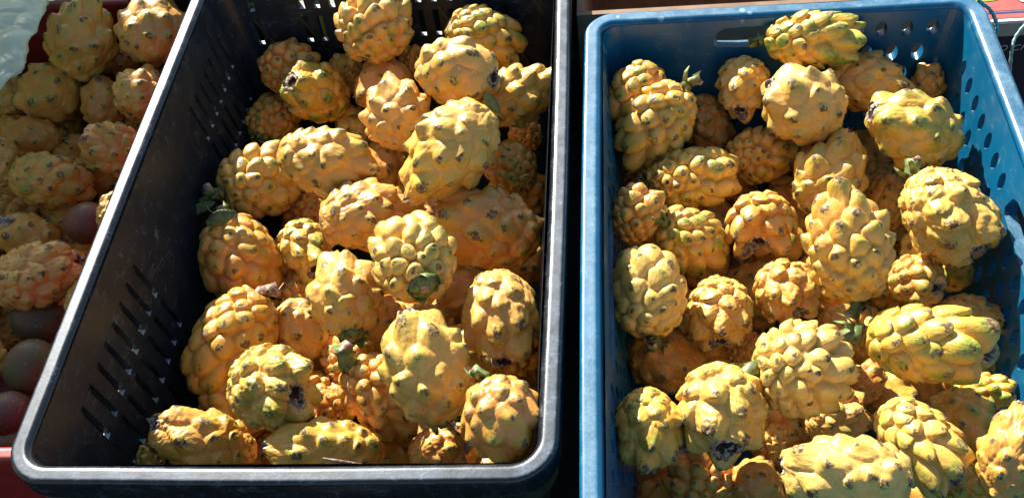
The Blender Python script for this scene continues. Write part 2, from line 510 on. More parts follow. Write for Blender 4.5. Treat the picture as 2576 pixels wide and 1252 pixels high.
def fruit_geo(rng, asp, n, A, pil, pt, fg, neck, rc, wr, NV=128, NU=168):
    """unit-radius fruit, +z the flower end; returns verts, colours"""
    nb = int(NV * .93)
    sb = np.linspace(0, 1, nb)
    a = -np.cos(np.pi * sb)
    pn = 2.1 - .9 * neck
    r = np.where(a < 0, np.sqrt(np.clip(1 - np.abs(a) ** 2.15, 0, 1)),
                 rc + (1 - rc) * np.clip(1 - np.clip(a, 0, 1) ** pn, 0, 1) ** (.58 + .72 * neck))
    k = NV - nb
    tin = np.linspace(0, 1, k + 1)[1:]
    a2 = 1 - .26 * np.sin(tin * np.pi / 2); r2 = rc * (1 - tin) ** .8 * .9
    aa = np.concatenate([a, a2]); rr = np.concatenate([r, r2]); crater = np.concatenate([np.zeros(nb), np.ones(k)])
    th = np.arange(NU) / NU * 2 * np.pi
    AA, TH = np.meshgrid(aa, th, indexing='ij'); RR = np.repeat(rr[:, None], NU, 1); CR = np.repeat(crater[:, None], NU, 1)
    P = np.stack([RR * np.cos(TH), RR * np.sin(TH), AA * asp], -1).reshape(-1, 3)
    AF = AA.ravel(); CRF = CR.ravel()
    # tubercles on a spiral, denser towards the stem
    dens = 1.5 - .75 * ss(a, -.9, .7)
    ds = np.hypot(np.gradient(r), np.gradient(a) * asp)
    w = dens * r * ds; cdf = np.cumsum(w); cdf /= cdf[-1]
    area = np.sum(2 * np.pi * r * ds * dens)
    q = (np.arange(n) + .55) / n * .985
    ai = np.interp(q, cdf, a); ri = np.interp(ai, a, r)
    hand = 1 if rng.random() < .5 else -1
    ti = hand * np.arange(n) * 2.399963 + rng.normal(0, .10, n) + rng.uniform(0, 6)
    ai = np.clip(ai + rng.normal(0, .025, n), -1, .93)
    B = np.stack([ri * np.cos(ti), ri * np.sin(ti), ai * asp], -1)
    cell = math.sqrt(area / n / np.pi) / np.sqrt(1.5 - .75 * ss(ai, -.9, .7))
    Q = P + .05 * np.stack([nz(P, rng, 4), nz(P, rng, 4), nz(P, rng, 4)], -1)
    D = Q[:, None, :] - B[None]
    st = 1 + (.75 + 1.3 * fg) * ss(.5 * (AF[:, None] + ai[None]), .15, .85)
    D[:, :, 2] = D[:, :, 2] / st
    behind = D[:, :, 2] < 0          # long slope on the stem side, steep on the flower side
    D[:, :, 2] *= np.where(behind, .86, 1.22)
    dist = np.sqrt((D ** 2).sum(-1)) / cell[None]
    idx = np.argsort(dist, 1)[:, :2]
    ar = np.arange(len(P))
    F1 = dist[ar, idx[:, 0]]; F2 = dist[ar, idx[:, 1]]; I = idx[:, 0]
    amp = rng.uniform(.72, 1.25, n)
    tipamp = rng.uniform(.55, 1.15, n); grnamp = rng.uniform(.3, 1.2, n)
    cone = np.exp(-(F1 / .60) ** 2)
    pillow = ss(F2 - F1, 0, .75) ** .75
    bead = np.sqrt(np.clip(1 - .88 * F1 ** 2, 0, 1))
    cone2 = .38 * cone + .62 * np.exp(-(F1 / .46) ** 3.2)
    h = (1 - pil) * cone2 + pil * (.28 * pillow + .85 * bead)
    h = h + pt * .6 * np.exp(-(F1 / .20) ** 2)
    h = h - .10 * np.exp(-(F1 / .11) ** 2)          # sunken areole
    Az = A * amp[I] * (1 + fg * .9 * ss(AF, .0, .8)) * (1 - .35 * ss(AF, .9, 1.0)) * (1 - .6 * ss(-AF, .93, 1.0)) * (1 - CRF)
    # outward normal of the base form
    N = np.stack([np.cos(TH), np.sin(TH), np.zeros_like(TH)], -1).reshape(-1, 3)
    slope = np.gradient(rr) / np.where(np.abs(np.gradient(aa * asp)) < 1e-4, 1e-4 * np.sign(np.gradient(aa * asp) + 1e-9), np.gradient(aa * asp))
    nzv = np.repeat(np.clip(-slope, -3, 3)[:, None], NU, 1).ravel()
    N[:, 2] = np.where(CRF > 0, 0, nzv)
    N /= np.linalg.norm(N, axis=1)[:, None]
    bend = rng.normal(0, .05, 2)
    low = 1 + .035 * nz(P, rng, 1.6)
    V = P * np.stack([low, low, np.ones_like(low)], -1)
    V[:, 0] += bend[0] * (AF ** 2) * .7; V[:, 1] += bend[1] * (AF ** 2) * .7
    V = V + N * (Az * h)[:, None]
    V[:, 2] += Az * (.28 + .9 * fg + .25 * pt) * cone * ss(F2 - F1, 0, .4)
    # wrinkles
    Wp = P * np.array([1, 1, .4])
    wrk = wr * (.010 * np.abs(nz(Wp, rng, 16, 8)) + .006 * nz(P, rng, 28, 8)) * (1 - CRF)
    V = V + N * wrk[:, None]
    # ragged crater edge
    edge = np.exp(-((AF - 1) / .06) ** 2)
    V[:, 2] += edge * .05 * nz(np.stack([np.cos(TH.ravel()), np.sin(TH.ravel()), CRF * 0], -1), rng, 5)
    tip = np.exp(-(F1 / .34) ** 2) * tipamp[I]
    grn = np.exp(-(F1 / .45) ** 2) * grnamp[I]
    scar = np.clip(CRF + ss(AF, .955, 1.0) * .9, 0, 1)
    scar = np.maximum(scar, ss(-AF, .985, 1.0) * .8)
    C = np.stack([tip, grn, scar, np.ones_like(tip)], -1)
    # unit width
    wmax = np.percentile(np.hypot(V[:, 0], V[:, 1]), 98.5)
    V[:, :2] /= wmax
    zmax = max(V[:, 2].max(), -V[:, 2].min())
    V[:, 2] *= asp / zmax
    return V, C, (rc / wmax, V[nb - 1 * NU if 0 else (nb - 1) * NU:(nb) * NU, 2].mean())

_FACES = {}
def grid_faces(NV, NU):
    if (NV, NU) not in _FACES:
        i, j = np.meshgrid(np.arange(NV - 1), np.arange(NU), indexing='ij')
        j2 = (j + 1) % NU
        _FACES[(NV, NU)] = np.stack([i * NU + j, i * NU + j2, (i + 1) * NU + j2, (i + 1) * NU + j], -1).reshape(-1, 4).astype(np.int32)
    return _FACES[(NV, NU)]

def np_mesh(name, V, C, NV, NU, mat):
    F = grid_faces(NV, NU)
    me = bpy.data.meshes.new(name)
    me.vertices.add(len(V)); me.vertices.foreach_set('co', V.astype(np.float32).ravel())
    me.loops.add(F.size); me.loops.foreach_set('vertex_index', F.ravel())
    me.polygons.add(len(F)); me.polygons.foreach_set('loop_start', np.arange(len(F), dtype=np.int32) * 4)
    me.polygons.foreach_set('loop_total', np.full(len(F), 4, np.int32))
    me.polygons.foreach_set('use_smooth', np.ones(len(F), bool))
    me.update(calc_edges=True)
    if C is not None:
        ca = me.color_attributes.new('tone', 'FLOAT_COLOR', 'POINT')
        ca.data.foreach_set('color', C.astype(np.float32).ravel())
    me.materials.append(mat)
    return me

# kinds of surface: tubercle count, height, pillow share, pointedness, fingers, neck, crater radius, wrinkles
KIND = {
    'dense':   (54, .30, .90, .06, .10, .15, .16, .6),   # many packed round knobs
    'cone':    (50, .20, .95, .12, .05, .10, .16, .5),   # pine-cone like scales
    'sparse':  (38, .20, .42, .14, .06, .40, .20, .9),   # fewer knobs, smooth between
    'smooth':  (30, .15, .30, .30, .08, .30, .18, .8),
    'finger':  (44, .29, .90, .08, .62, .35, .24, .8),   # long finger-like tubercles at the flower end
    'ridge':   (38, .18, .60, .10, .45, .65, .22, 1.6),  # ridged, narrowing to a neck
    'denseneck': (58, .27, .85, .06, .12, .75, .20, .6),
    'spindle': (40, .19, .45, .14, .25, .95, .14, 1.2),  # egg drawn out into a long neck
    'wrinkly': (42, .22, .80, .12, .40, .30, .20, 2.3),
}
# id: px, py, half width, half length (in the photograph), direction of the flower end (deg), its tilt to the viewer (deg),
# height z, kind, orange, green, pale, features, label
FR = []
def F(*a): FR.append(a)
# --- black crate
F('B1', 942, 66, 98, 104, 75, -15, -.035, 'dense', .45, .55, .3, '', 'large knobbly shaded pitahaya at the back of the black crate, cut by the top edge')
F('B2', 725, 168, 70, 84, 10, 0, -.125, 'dense', .8, .3, 0, '', 'dull orange pitahaya in deep shade by the back left corner of the black crate')
F('B3', 872, 188, 46, 56, 100, 0, -.15, 'dense', .4, .6, 0, '', 'small olive pitahaya half hidden under the big knobbly one at the back')
F('B4', 797, 235, 76, 90, 158, 42, -.10, 'ridge', .2, .9, 0, 'c', 'green pitahaya with dried grey flower scar, back left of the black crate')
F('B5', 690, 304, 66, 76, 60, -40, -.15, 'dense', .6, .4, 0, 'b', 'shaded knobbly pitahaya with flat brown scar by the black left wall')
F('B6', 890, 318, 48, 60, 125, 5, -.15, 'ridge', .0, .55, 1, '', 'pale grey green ridged neck of a pitahaya sunk between brighter ones')
F('B7', 965, 218, 72, 82, 200, 5, -.09, 'smooth', 1.0, .1, .2, '', 'orange smooth pitahaya with a few brown tips behind the bright ones in the black crate')
F('B8', 1150, 180, 90, 108, -8, 28, -.01, 'sparse', .55, .15, .35, 'c', 'brightest sunlit pitahaya on top of the heap, dark open flower scar facing right')
F('B9', 1218, 98, 78, 106, -25, -10, -.06, 'dense', .3, .8, .2, '', 'greenish pitahaya with brown-tipped knobs at the back right of the black crate')
F('B10', 1000, 290, 90, 100, 120, -28, -.04, 'sparse', .6, .1, .3, '', 'sunlit pitahaya with pink-tipped pointed knobs, left below the brightest one')
F('B11', 1312, 236, 78, 118, 28, 0, -.045, 'spindle', .45, .35, 0, 'l', 'ridged pitahaya pressed against the right rim of the black crate, neck to the right')
F('B12', 1125, 388, 108, 162, 229, 6, -.015, 'spindle', .25, .25, .15, 'g', 'biggest yellow pitahaya lying slantwise in the sun, narrow neck pointing down left')
F('B13', 840, 410, 90, 146, -9, 8, -.055, 'spindle', .55, .2, .2, 'c', 'long sunlit pitahaya with brown crater at its right end, left of the biggest one')
F('B14', 655, 455, 98, 120, 18, -25, -.11, 'dense', .35, .4, .3, 's', 'yellow pitahaya with green leafy stem at its lower left, near the left wall')
F('B15', 1283, 428, 72, 82, 120, -40, -.085, 'dense', .8, .5, 0, '', 'orange knobbed pitahaya in shade against the right wall, below the ridged one')
F('B16', 1322, 340, 44, 52, 90, 0, -.12, 'dense', .9, .2, 0, '', 'dark brownish pitahaya deep at the right wall of the black crate')
F('B17', 940, 540, 92, 138, 8, -12, -.075, 'spindle', .95, .1, .25, '', 'smooth orange pitahaya tucked under the neck of the biggest one')
F('B18', 1222, 574, 104, 150, 168, 0, -.065, 'sparse', .9, .25, 0, '', 'wide orange pitahaya with broad low knobs against the black right rim')
F('B19', 1040, 652, 112, 118, 112, -52, -.02, 'dense', .25, .3, .4, 'b', 'bright lemon pitahaya with split brown stem scar, centre of the black crate')
F('B20', 768, 622, 68, 84, -65, 42, -.13, 'ridge', .1, .7, .4, 'c', 'pale greenish pitahaya with round hollow brown scar, sunk between three bigger ones')
F('B21', 602, 652, 102, 118, -72, -8, -.12, 'cone', .8, .15, 0, 's', 'dull orange pitahaya topped by a green and red leaf tip beside the left wall')
F('B22', 870, 742, 98, 120, 100, -25, -.065, 'sparse', .5, .25, .4, 'b', 'pale pointed-knob pitahaya with red brown stem band at its bottom')
F('B23', 1257, 798, 100, 130, -85, 24, -.05, 'ridge', .65, .2, .3, 'c', 'upright smooth-flanked pitahaya with dark speckles and open neck below, at the right rim')
F('B24', 585, 862, 106, 150, 240, -8, -.12, 'cone', .6, .15, 0, 'd', 'long yellow ochre pitahaya with dry grey stem stub on top, beside the left wall')
F('B25', 765, 828, 72, 90, -50, 0, -.14, 'smooth', .7, .25, .3, '', 'shaded ochre pitahaya with black specks between the long ochre and pale pointed ones')
F('B26', 1072, 922, 112, 156, 108, 4, -.03, 'sparse', .35, .2, .25, 'b', 'large bright yellow pitahaya with grey green scar at its lower right, black crate')
F('B27', 680, 975, 110, 118, -12, 52, -.07, 'wrinkly', .1, .75, .4, 'c', 'yellow green round pitahaya with blackish hollow scar, front left of the black crate')
F('B29', 965, 992, 98, 128, -42, -20, -.10, 'dense', .9, .1, 0, 'S', 'orange pitahaya with dark brown knobs and a thick green stem at its upper left')
F('B30', 1268, 1056, 104, 124, -65, -5, -.085, 'sparse', 1.0, .35, 0, 's', 'dark orange pitahaya in the front right corner of the black crate')
F('B31', 515, 1112, 86, 140, 157, 12, -.105, 'ridge', .65, .45, .1, 'c', 'pitahaya in the front left of the black crate, grey dried neck pointing up left')
F('B32', 378, 1158, 36, 44, 100, 20, -.15, 'dense', .2, .9, .4, 'c', 'small grey green knob end showing at the front rim, left of the last pitahaya')
F('B33', 815, 1128, 84, 172, 176, 4, -.09, 'sparse', .35, .6, .1, 'g', 'long yellow green pitahaya lying along the front rim of the black crate')
F('B34', 845, 1022, 48, 68, 180, 0, -.13, 'finger', .9, .2, 0, '', 'shaded orange finger-knobbed pitahaya between the green scarred and the brown-knobbed one')
F('B35', 1100, 1135, 66, 84, 10, 10, -.12, 'ridge', 1.0, .2, 0, '', 'orange ridged pitahaya in shade at the front rim, left of the dark orange corner one')
F('B37', 1042, 158, 40, 48, 90, 0, -.12, 'dense', .8, .1, 0, '', 'brownish pitahaya barely showing left behind the brightest one')
# --- blue crate
F('C1', 2040, 98, 74, 132, -2, 0, -.03, 'finger', .0, 1.0, .1, 's', 'green pitahaya with long finger knobs against the back wall of the blue crate')
F('C2', 1602, 242, 76, 98, 240, 0, -.125, 'cone', .5, .6, 0, '', 'shaded olive pitahaya in the back left corner of the blue crate')
F('C3', 1652, 312, 92, 130, 232, -8, -.08, 'dense', .15, .55, .2, 's', 'olive yellow pitahaya with dry stem at its top right, left in the blue crate')
F('C4', 1782, 322, 60, 92, -70, 0, -.12, 'sparse', .9, .15, 0, '', 'orange pitahaya half hidden right of the olive yellow one in the blue crate')
F('C5', 1870, 215, 70, 84, -98, 34, -.095, 'ridge', .7, .25, .2, 'c', 'ochre pitahaya with dark open scar below, by the back wall of the blue crate')
F('C6', 2022, 264, 100, 112, 150, 8, -.04, 'smooth', .4, .15, .4, 'k', 'round pale yellow pitahaya with few sharp white tips, centre back of the blue crate')
F('C7', 2188, 208, 78, 112, -14, 0, -.07, 'spindle', .6, .15, .3, 'c', 'smooth ochre pitahaya with dark neck pointing right, back right of the blue crate')
F('C8', 2335, 210, 44, 54, 90, 0, -.10, 'ridge', .8, .4, 0, '', 'small brownish pitahaya in shade by the back right corner of the blue crate')
F('C9', 2300, 325, 98, 124, 155, 28, -.045, 'sparse', .05, .7, .2, 'c', 'yellow green-spotted pitahaya with ragged pale scar at upper left, by the blue wall')
F('C10', 1742, 446, 80, 120, 6, 0, -.085, 'dense', .15, .6, .3, 's', 'knobbly yellow pitahaya with short green stem pointing left, left side of the blue crate')
F('C11', 1912, 390, 74, 90, 8, -22, -.105, 'dense', .4, .45, .1, 'd', 'small densely knobbed ochre pitahaya with dark stem, under the pale round spiky one')
F('C12', 2094, 438, 92, 120, 62, 0, -.075, 'spindle', .35, .35, .2, '', 'ridged pitahaya with narrow neck pointing up right, centre of the blue crate')
F('C13', 1602, 540, 68, 84, 60, 0, -.145, 'dense', .9, .3, 0, '', 'dark brown pitahaya buried at the left wall of the blue crate')
F('C14', 1732, 602, 88, 102, -35, -42, -.085, 'dense', .15, .8, .2, 's', 'green-tinted pitahaya with bubbly knobs and dark green stem end at its upper left')
F('C15', 1916, 552, 88, 100, -98, 28, -.08, 'finger', .65, .35, .2, 'c', 'ochre pitahaya with overlapping folded knobs and small dark scar below')
F('C16', 2130, 608, 112, 162, 100, 0, -.02, 'denseneck', .3, .15, .1, 's', 'big golden pitahaya standing upright with ridged neck on top, centre of the blue crate')
F('C17', 2380, 538, 108, 136, -52, 12, -.05, 'wrinkly', .15, .3, .4, 'ce', 'large yellow wrinkled pitahaya with brown scar at lower right, against the blue wall')
F('C18', 2232, 512, 56, 78, 90, 0, -.125, 'cone', .6, .4, 0, '', 'shadowed pitahaya sunk between the golden upright and the large right-hand one')
F('C19', 1632, 736, 98, 124, 95, -18, -.07, 'cone', .0, .35, .6, 's', 'pine-cone patterned lemon pitahaya with green stem star at its bottom, at the left wall')
F('C20', 1810, 782, 84, 100, -88, 24, -.09, 'wrinkly', .5, .25, .3, 'c', 'wrinkled yellow pitahaya with dry scar at its foot, right of the pine-cone patterned one')
F('C21', 1978, 732, 84, 90, -60, 36, -.085, 'wrinkly', .8, .2, .2, '', 'shrivelled ochre pitahaya left below the golden upright one')
F('C22', 2308, 705, 66, 74, -25, 48, -.095, 'dense', .6, .4, .3, 'k', 'knobbed pitahaya with pale ragged ring round a dark hole, right of the golden one')
F('C23', 2320, 628, 54, 64, 90, 0, -.115, 'smooth', .3, .3, .3, '', 'yellow pitahaya peeping out between the golden one and the large wrinkled one')
F('C24', 2405, 690, 40, 48, 250, -58, -.115, 'smooth', .0, 1.0, 0, 'b', 'dark green stem end with red brown stripes under the large wrinkled pitahaya')
F('C25', 2014, 922, 124, 124, 5, -22, -.045, 'dense', .05, .2, .7, 's', 'round pale yellow pitahaya with small stem at its left, middle of the blue crate')
F('C26', 2326, 864, 104, 176, -6, 0, -.04, 'finger', .0, .95, .1, 'S', 'long green yellow pitahaya with fat knobs and fingers pointing right, cut stem at its left')
F('C27', 2440, 792, 54, 82, -10, 0, -.10, 'ridge', .95, .3, 0, 'c', 'orange brown pitahaya with dry ragged end in shade at the right wall')
F('C28', 1668, 905, 84, 100, -20, 0, -.135, 'smooth', .9, .3, 0, 's', 'deep shaded brown orange pitahaya with dark green leaf under the pine-cone patterned one')
F('C29', 1816, 1032, 116, 128, -82, 36, -.055, 'ridge', .45, .3, .35, 'k', 'sunlit pitahaya with round grey green hollow scar, blue crate front left')
F('C30', 1630, 1076, 88, 120, -82, 12, -.10, 'ridge', .2, .75, .1, 'c', 'dull olive ridged pitahaya at the left wall, front of the blue crate')
F('C31', 2100, 1048, 78, 88, 10, 0, -.125, 'wrinkly', .8, .4, .3, '', 'shaded grey brown wrinkled pitahaya below the round pale yellow one')
F('C32', 2312, 1108, 92, 142, -48, 6, -.055, 'finger', .1, .55, .4, 'c', 'yellow pitahaya with long fingers reaching down right, front right of the blue crate')
F('C33', 2428, 1070, 84, 108, -60, 0, -.105, 'sparse', .55, .8, 0, '', 'greenish orange pitahaya in shade right behind the long-fingered one')
F('C34', 2478, 985, 50, 72, 0, 20, -.115, 'dense', .1, 1.0, 0, 'c', 'dark greenish pitahaya end with a hollow scar beside the right wall of the blue crate')
F('C35', 2548, 1140, 84, 136, 80, 10, -.045, 'spindle', .8, .05, .1, 'k', 'bright orange ridged pitahaya at the right edge with open neck upward')
F('C36', 2128, 1194, 106, 168, 178, 0, -.03, 'sparse', .2, .15, .6, '', 'large bright yellow pitahaya at the bottom edge with a pink-tipped point at its left')
F('C37', 1765, 1208, 88, 104, 120, 0, -.125, 'dense', .8, .3, 0, '', 'brown shaded knobbly pitahaya at the bottom edge, left of the smoother shaded one')
F('C38', 1902, 1214, 64, 70, 0, 0, -.125, 'smooth', 1.0, .1, 0, '', 'smooth brown orange shaded pitahaya at the bottom edge left of the large bright one')
F('C39', 2428, 1238, 66, 74, 120, 30, -.105, 'dense', .2, .9, 0, 'c', 'green knobbed pitahaya with dark scar at the bottom edge under the long fingers')
F('C41', 1880, 880, 50, 60, 0, 0, -.14, 'dense', .9, .2, 0, '', 'dark orange pitahaya deep between the wrinkled and the round pale yellow ones')
F('C42', 2110, 820, 52, 66, 30, 0, -.14, 'smooth', .9, .2, 0, '', 'brown shaded pitahaya deep below the stem of the golden upright one')
F('C43', 2180, 960, 46, 60, 60, 0, -.14, 'sparse', .9, .2, 0, '', 'dark brown pitahaya deep between the round pale and the long green ones')
F('C44', 1935, 1118, 42, 56, 60, 0, -.14, 'dense', .6, .4, 0, '', 'shaded knobbly pitahaya right behind the sunlit grey-scarred one')
# --- red crate on the left
F('L1', 206, 88, 88, 118, 82, 10, -.07, 'spindle', .65, .35, .1, 's', 'tall pitahaya with its neck up beside the plastic bag, top of the left heap')
F('L2', 388, 80, 90, 88, 30, -35, -.075, 'smooth', .95, .1, .3, '', 'round smooth orange pitahaya at the top of the left heap by the black rim')
F('L3', 125, 235, 80, 86, 225, 8, -.11, 'smooth', .8, .2, 0, '', 'smooth ochre pitahaya under the tall one in the left heap')
F('L4', 262, 262, 56, 74, 100, -10, -.125, 'smooth', .8, .15, 0, '', 'narrow dark-specked pitahaya in the middle of the left heap')
F('L5', 358, 236, 70, 72, 60, -30, -.10, 'sparse', .7, .15, .3, '', 'lit pitahaya with a reddish pointed tip against the black rim')
F('L6', 78, 348, 54, 76, 180, 0, -.13, 'smooth', .9, .2, 0, 's', 'shaded brown pitahaya with dark dry stem at its right, left heap')
F('L7', 292, 378, 68, 92, 158, 8, -.11, 'ridge', .8, .25, .1, 'c', 'ridged orange pitahaya whose neck points left, against the black rim')
F('L8', 4, 408, 44, 66, 90, 0, -.105, 'sparse', .9, .1, .2, '', 'orange pitahaya cut by the left edge above the green-tinged one')
F('L9', 130, 456, 72, 108, -8, 0, -.115, 'ridge', .55, .65, 0, '', 'green-tinged ridged pitahaya lying level in the left heap')
F('L10', 58, 590, 60, 92, 170, -10, -.13, 'smooth', .7, .2, 0, '', 'shaded ochre pitahaya with a dry leaf on it above the wrinkled orange one')
F('L11', 88, 696, 84, 130, 18, 4, -.105, 'wrinkly', .9, .05, .25, '', 'large wrinkled orange pitahaya at the left edge above the dark olive fruit')
F('L12', 278, 535, 36, 58, 80, 0, -.10, 'sparse', .6, .2, .3, '', 'sliver of a pitahaya showing beside the black rim at mid height')
F('L13', 198, 762, 36, 56, 80, 0, -.12, 'sparse', .6, .2, .2, '', 'sliver of a pitahaya showing beside the black rim right of the wrinkled one')
F('L14', -22, 905, 40, 54, 90, 0, -.12, 'sparse', .9, .1, .2, '', 'edge of an orange pitahaya at the left edge beside the green round fruit')
F('L15', 22, 246, 44, 58, 90, 0, -.14, 'smooth', .6, .4, .3, '', 'yellowish pitahaya under the corner of the plastic bag')
F('L16', 300, 152, 40, 56, 200, 0, -.125, 'smooth', .9, .1, 0, '', 'orange pitahaya between the tall one and the round smooth one')
# --- behind the blue crate, seen through its hand grip
F('D1', 1845, 66, 34, 62, 170, 0, -.065, 'dense', .2, .9, 0, '', 'shaded green pitahaya seen through the hand grip of the blue crate')
F('D2', 1975, 58, 34, 56, 10, 0, -.065, 'dense', .9, .2, 0, '', 'shaded brown pitahaya behind the back wall of the blue crate')

BOX = {'B': (-.2, 0, .2, .6, .12), 'C': (.2147, -.111, .5807, .492, .12), 'L': (-.6, .055, -.205, .665, .06)}
fit = []
for f in FR:
    (fid, px, py, W, L, a, t, z, kind, og, gr, pa, feat, lab) = f
    r = ray(px, py); dist = (z - CAM_LOC[2]) / r[2]
    ar_, tr = math.radians(a), math.radians(t)
    rl = r / np.linalg.norm(r)
    # local viewing frame at this fruit
    back = -rl; right = np.cross(CM[:, 1], back); right /= np.linalg.norm(right); up = np.cross(back, right)
    ax = math.cos(tr) * (math.cos(ar_) * right + math.sin(ar_) * up) + math.sin(tr) * back
    Lt = math.sqrt(max(L * L - (W * math.sin(tr)) ** 2, (W * .5) ** 2)) / math.cos(tr)
    Lt = min(max(Lt, W * 1.08), W * 1.85)
    fit.append(dict(id=fid, r=r, t=dist, t0=dist, W=W / FPX, L=Lt / FPX, ax=ax, f=f))
def spheres(q):
    c = CAM_LOC + q['r'] * q['t']; W, L = q['W'] * q['t'], q['L'] * q['t']
    e = max(L - W * .92, 0)
    return [(c + q['ax'] * k * e, W * (.90 if abs(k) < .5 else (.84 if k < 0 else .62))) for k in (-.85, 0, .85)]
for it in range(60):
    S = [spheres(q) for q in fit]
    push = np.zeros(len(fit))
    for i in range(len(fit)):
        for j in range(i + 1, len(fit)):
            if fit[i]['id'][0] != fit[j]['id'][0]: continue
            best = 0
            for ca, ra in S[i]:
                for cb, rb in S[j]:
                    d = np.linalg.norm(ca - cb); pen = (ra + rb) * .93 - d
                    if pen > best: best = pen
            if best > 0:
                m = .22 * best
                if fit[i]['t0'] < fit[j]['t0']: push[i] -= m * .5; push[j] += m
                else: push[j] -= m * .5; push[i] += m
    for q, p in zip(fit, push):
        t = q['t'] + p * 1.0 + (q['t0'] - q['t']) * .06
        q['t'] = min(max(t, q['t0'] - .05), q['t0'] + .09)
        B_ = BOX.get(q['id'][0])
        if B_:
            for _ in range(60):
                c = CAM_LOC + q['r'] * q['t']; k = .0165 + B_[4] * max(-c[2], 0) + q['W'] * q['t'] * .86
                if c[1] < B_[3] - k and c[0] > B_[0] + k and (c[0] < B_[2] - k or q['id'][0] == 'L') or c[2] > -.02: break
                q['t'] *= .996

def stem_part(o, rng, W, L, style, C=None):
    """short cut stem with a few dry bracts, at the -z end"""
    rn = random.Random(int(rng.integers(1e9)))
    mb = MB()
    if style in ('s', 'S', 'd', 'e'):
        k = {'s': .15, 'S': .24, 'd': .17, 'e': .2}[style]; ln = {'s': .20, 'S': .36, 'd': .18, 'e': .2}[style]
        bx, by = rn.uniform(-.12, .12), rn.uniform(-.12, .12)
        P = [(0, 0, -L * .86), (0, 0, -L * .97), (bx * W, by * W, -L - W * ln * .5), (bx * 2 * W, by * 2 * W, -L - W * ln)]
        mb.tube([P[0], P[1], P[2], P[3]], [W * k * 1.2, W * k, W * k * .85, W * k * 1.05], 12, .10, rn)
        tipc = Vector(P[3])
        for q in range(3 if style != 'S' else 4):
            a = rn.uniform(0, 6.28); d = Vector((math.cos(a), math.sin(a), 0)); s_ = d.cross(Vector((0, 0, 1)))
            b0 = Vector((0, 0, -L * .95)) + d * W * k * .9; wd = W * rn.uniform(.08, .14)
            tp = b0 + d * W * rn.uniform(.12, .3) + Vector((0, 0, -W * rn.uniform(.1, .5))); md = (b0 + tp) / 2 + d * W * .06
            th = Vector((0, 0, -.0009)) + d * .0006
            V = [b0 - s_ * wd, b0 + s_ * wd, md + s_ * wd * .7, tp, md - s_ * wd * .7]
            V2 = [v + th for v in V]
            mb.add(V + V2, [(0, 1, 2, 4), (4, 2, 3), (6, 5, 9, 7), (7, 9, 8), (0, 5, 6, 1), (1, 6, 7, 2), (2, 7, 8, 3), (3, 8, 9, 4), (4, 9, 5, 0)])
        st = mb.build('stem', M_STEM if style != 'd' else M_DRY, o, True)
        m2 = MB(); m2.tube([P[2], P[3], Vector(P[3]) + Vector((0, 0, -W * .035))], [W * k * .5, W * k * 1.07, W * k * .8], 12, .12, rn)
        m2.V = [v for v in m2.V]
        c = m2.build('cut_end', M_DRY, st, True)
    elif style == 'b':
        # torn flat scar with dry lips
        k = .34
        P = [(0, 0, -L * .84), (0, 0, -L * .93), (0, 0, -L * .985)]
        mb.tube(P, [W * k, W * k * .9, W * k * .42], 14, .16, rn)
        for q in range(6):
            a = q * 1.05 + rn.uniform(-.3, .3); d = Vector((math.cos(a), math.sin(a), 0)); s_ = d.cross(Vector((0, 0, 1)))
            b0 = Vector((0, 0, -L * .88)) + d * W * k * .95; wd = W * rn.uniform(.13, .22)
            tp = b0 - d * W * rn.uniform(-.15, .2) + Vector((0, 0, -W * rn.uniform(.12, .28)))
            th = d * .0009
            V = [b0 - s_ * wd, b0 + s_ * wd, tp + s_ * wd * .2, tp - s_ * wd * .2]
            V2 = [v + th for v in V]
            mb.add(V + V2, [(0, 1, 2, 3), (5, 4, 7, 6), (0, 4, 5, 1), (1, 5, 6, 2), (2, 6, 7, 3), (3, 7, 4, 0)])
        mb.build('stem', M_STEM, o, True)
        m2 = MB(); m2.tube([(0, 0, -L * .95), (0, 0, -L * 1.02)], [W * .14, W * .09], 10, .2, rn)
        m2.build('stem_core', M_DRY, o, True)

def flower_scar(o, rng, W, L, rcw, ztop, big):
    rn = random.Random(int(rng.integers(1e9)))
    mb = MB(); k = rcw * W * (1.12 if big else .95); z0 = ztop
    n = 26
    rows_ = []
    for j, (rr, zz) in enumerate(((1.12, -.10), (1.22, .02), (1.05, .09), (.78, .06), (.62, -.10), (.5, -.22), (.0, -.25))):
        for i in range(n):
            a = 2 * math.pi * i / n
            jg = rn.uniform(-.16, .16) * (1 if j in (1, 2, 3) else .4)
            rows_.append((k * (rr + jg * .5) * math.cos(a), k * (rr + jg * .5) * math.sin(a), z0 + k * (zz + jg)))
    F_ = [(j * n + i, j * n + (i + 1) % n, (j + 1) * n + (i + 1) % n, (j + 1) * n + i) for j in range(3) for i in range(n)]
    mb.add(rows_[:4 * n], F_)
    sc_ = mb.build('flower_scar', M_SCAR, o, True)
    m2 = MB(); m2.add(rows_[3 * n:], [(j * n + i, j * n + (i + 1) % n, (j + 1) * n + (i + 1) % n, (j + 1) * n + i) for j in range(3) for i in range(n)])
    m2.build('scar_hollow', M_HOLE, sc_, True)
    return sc_

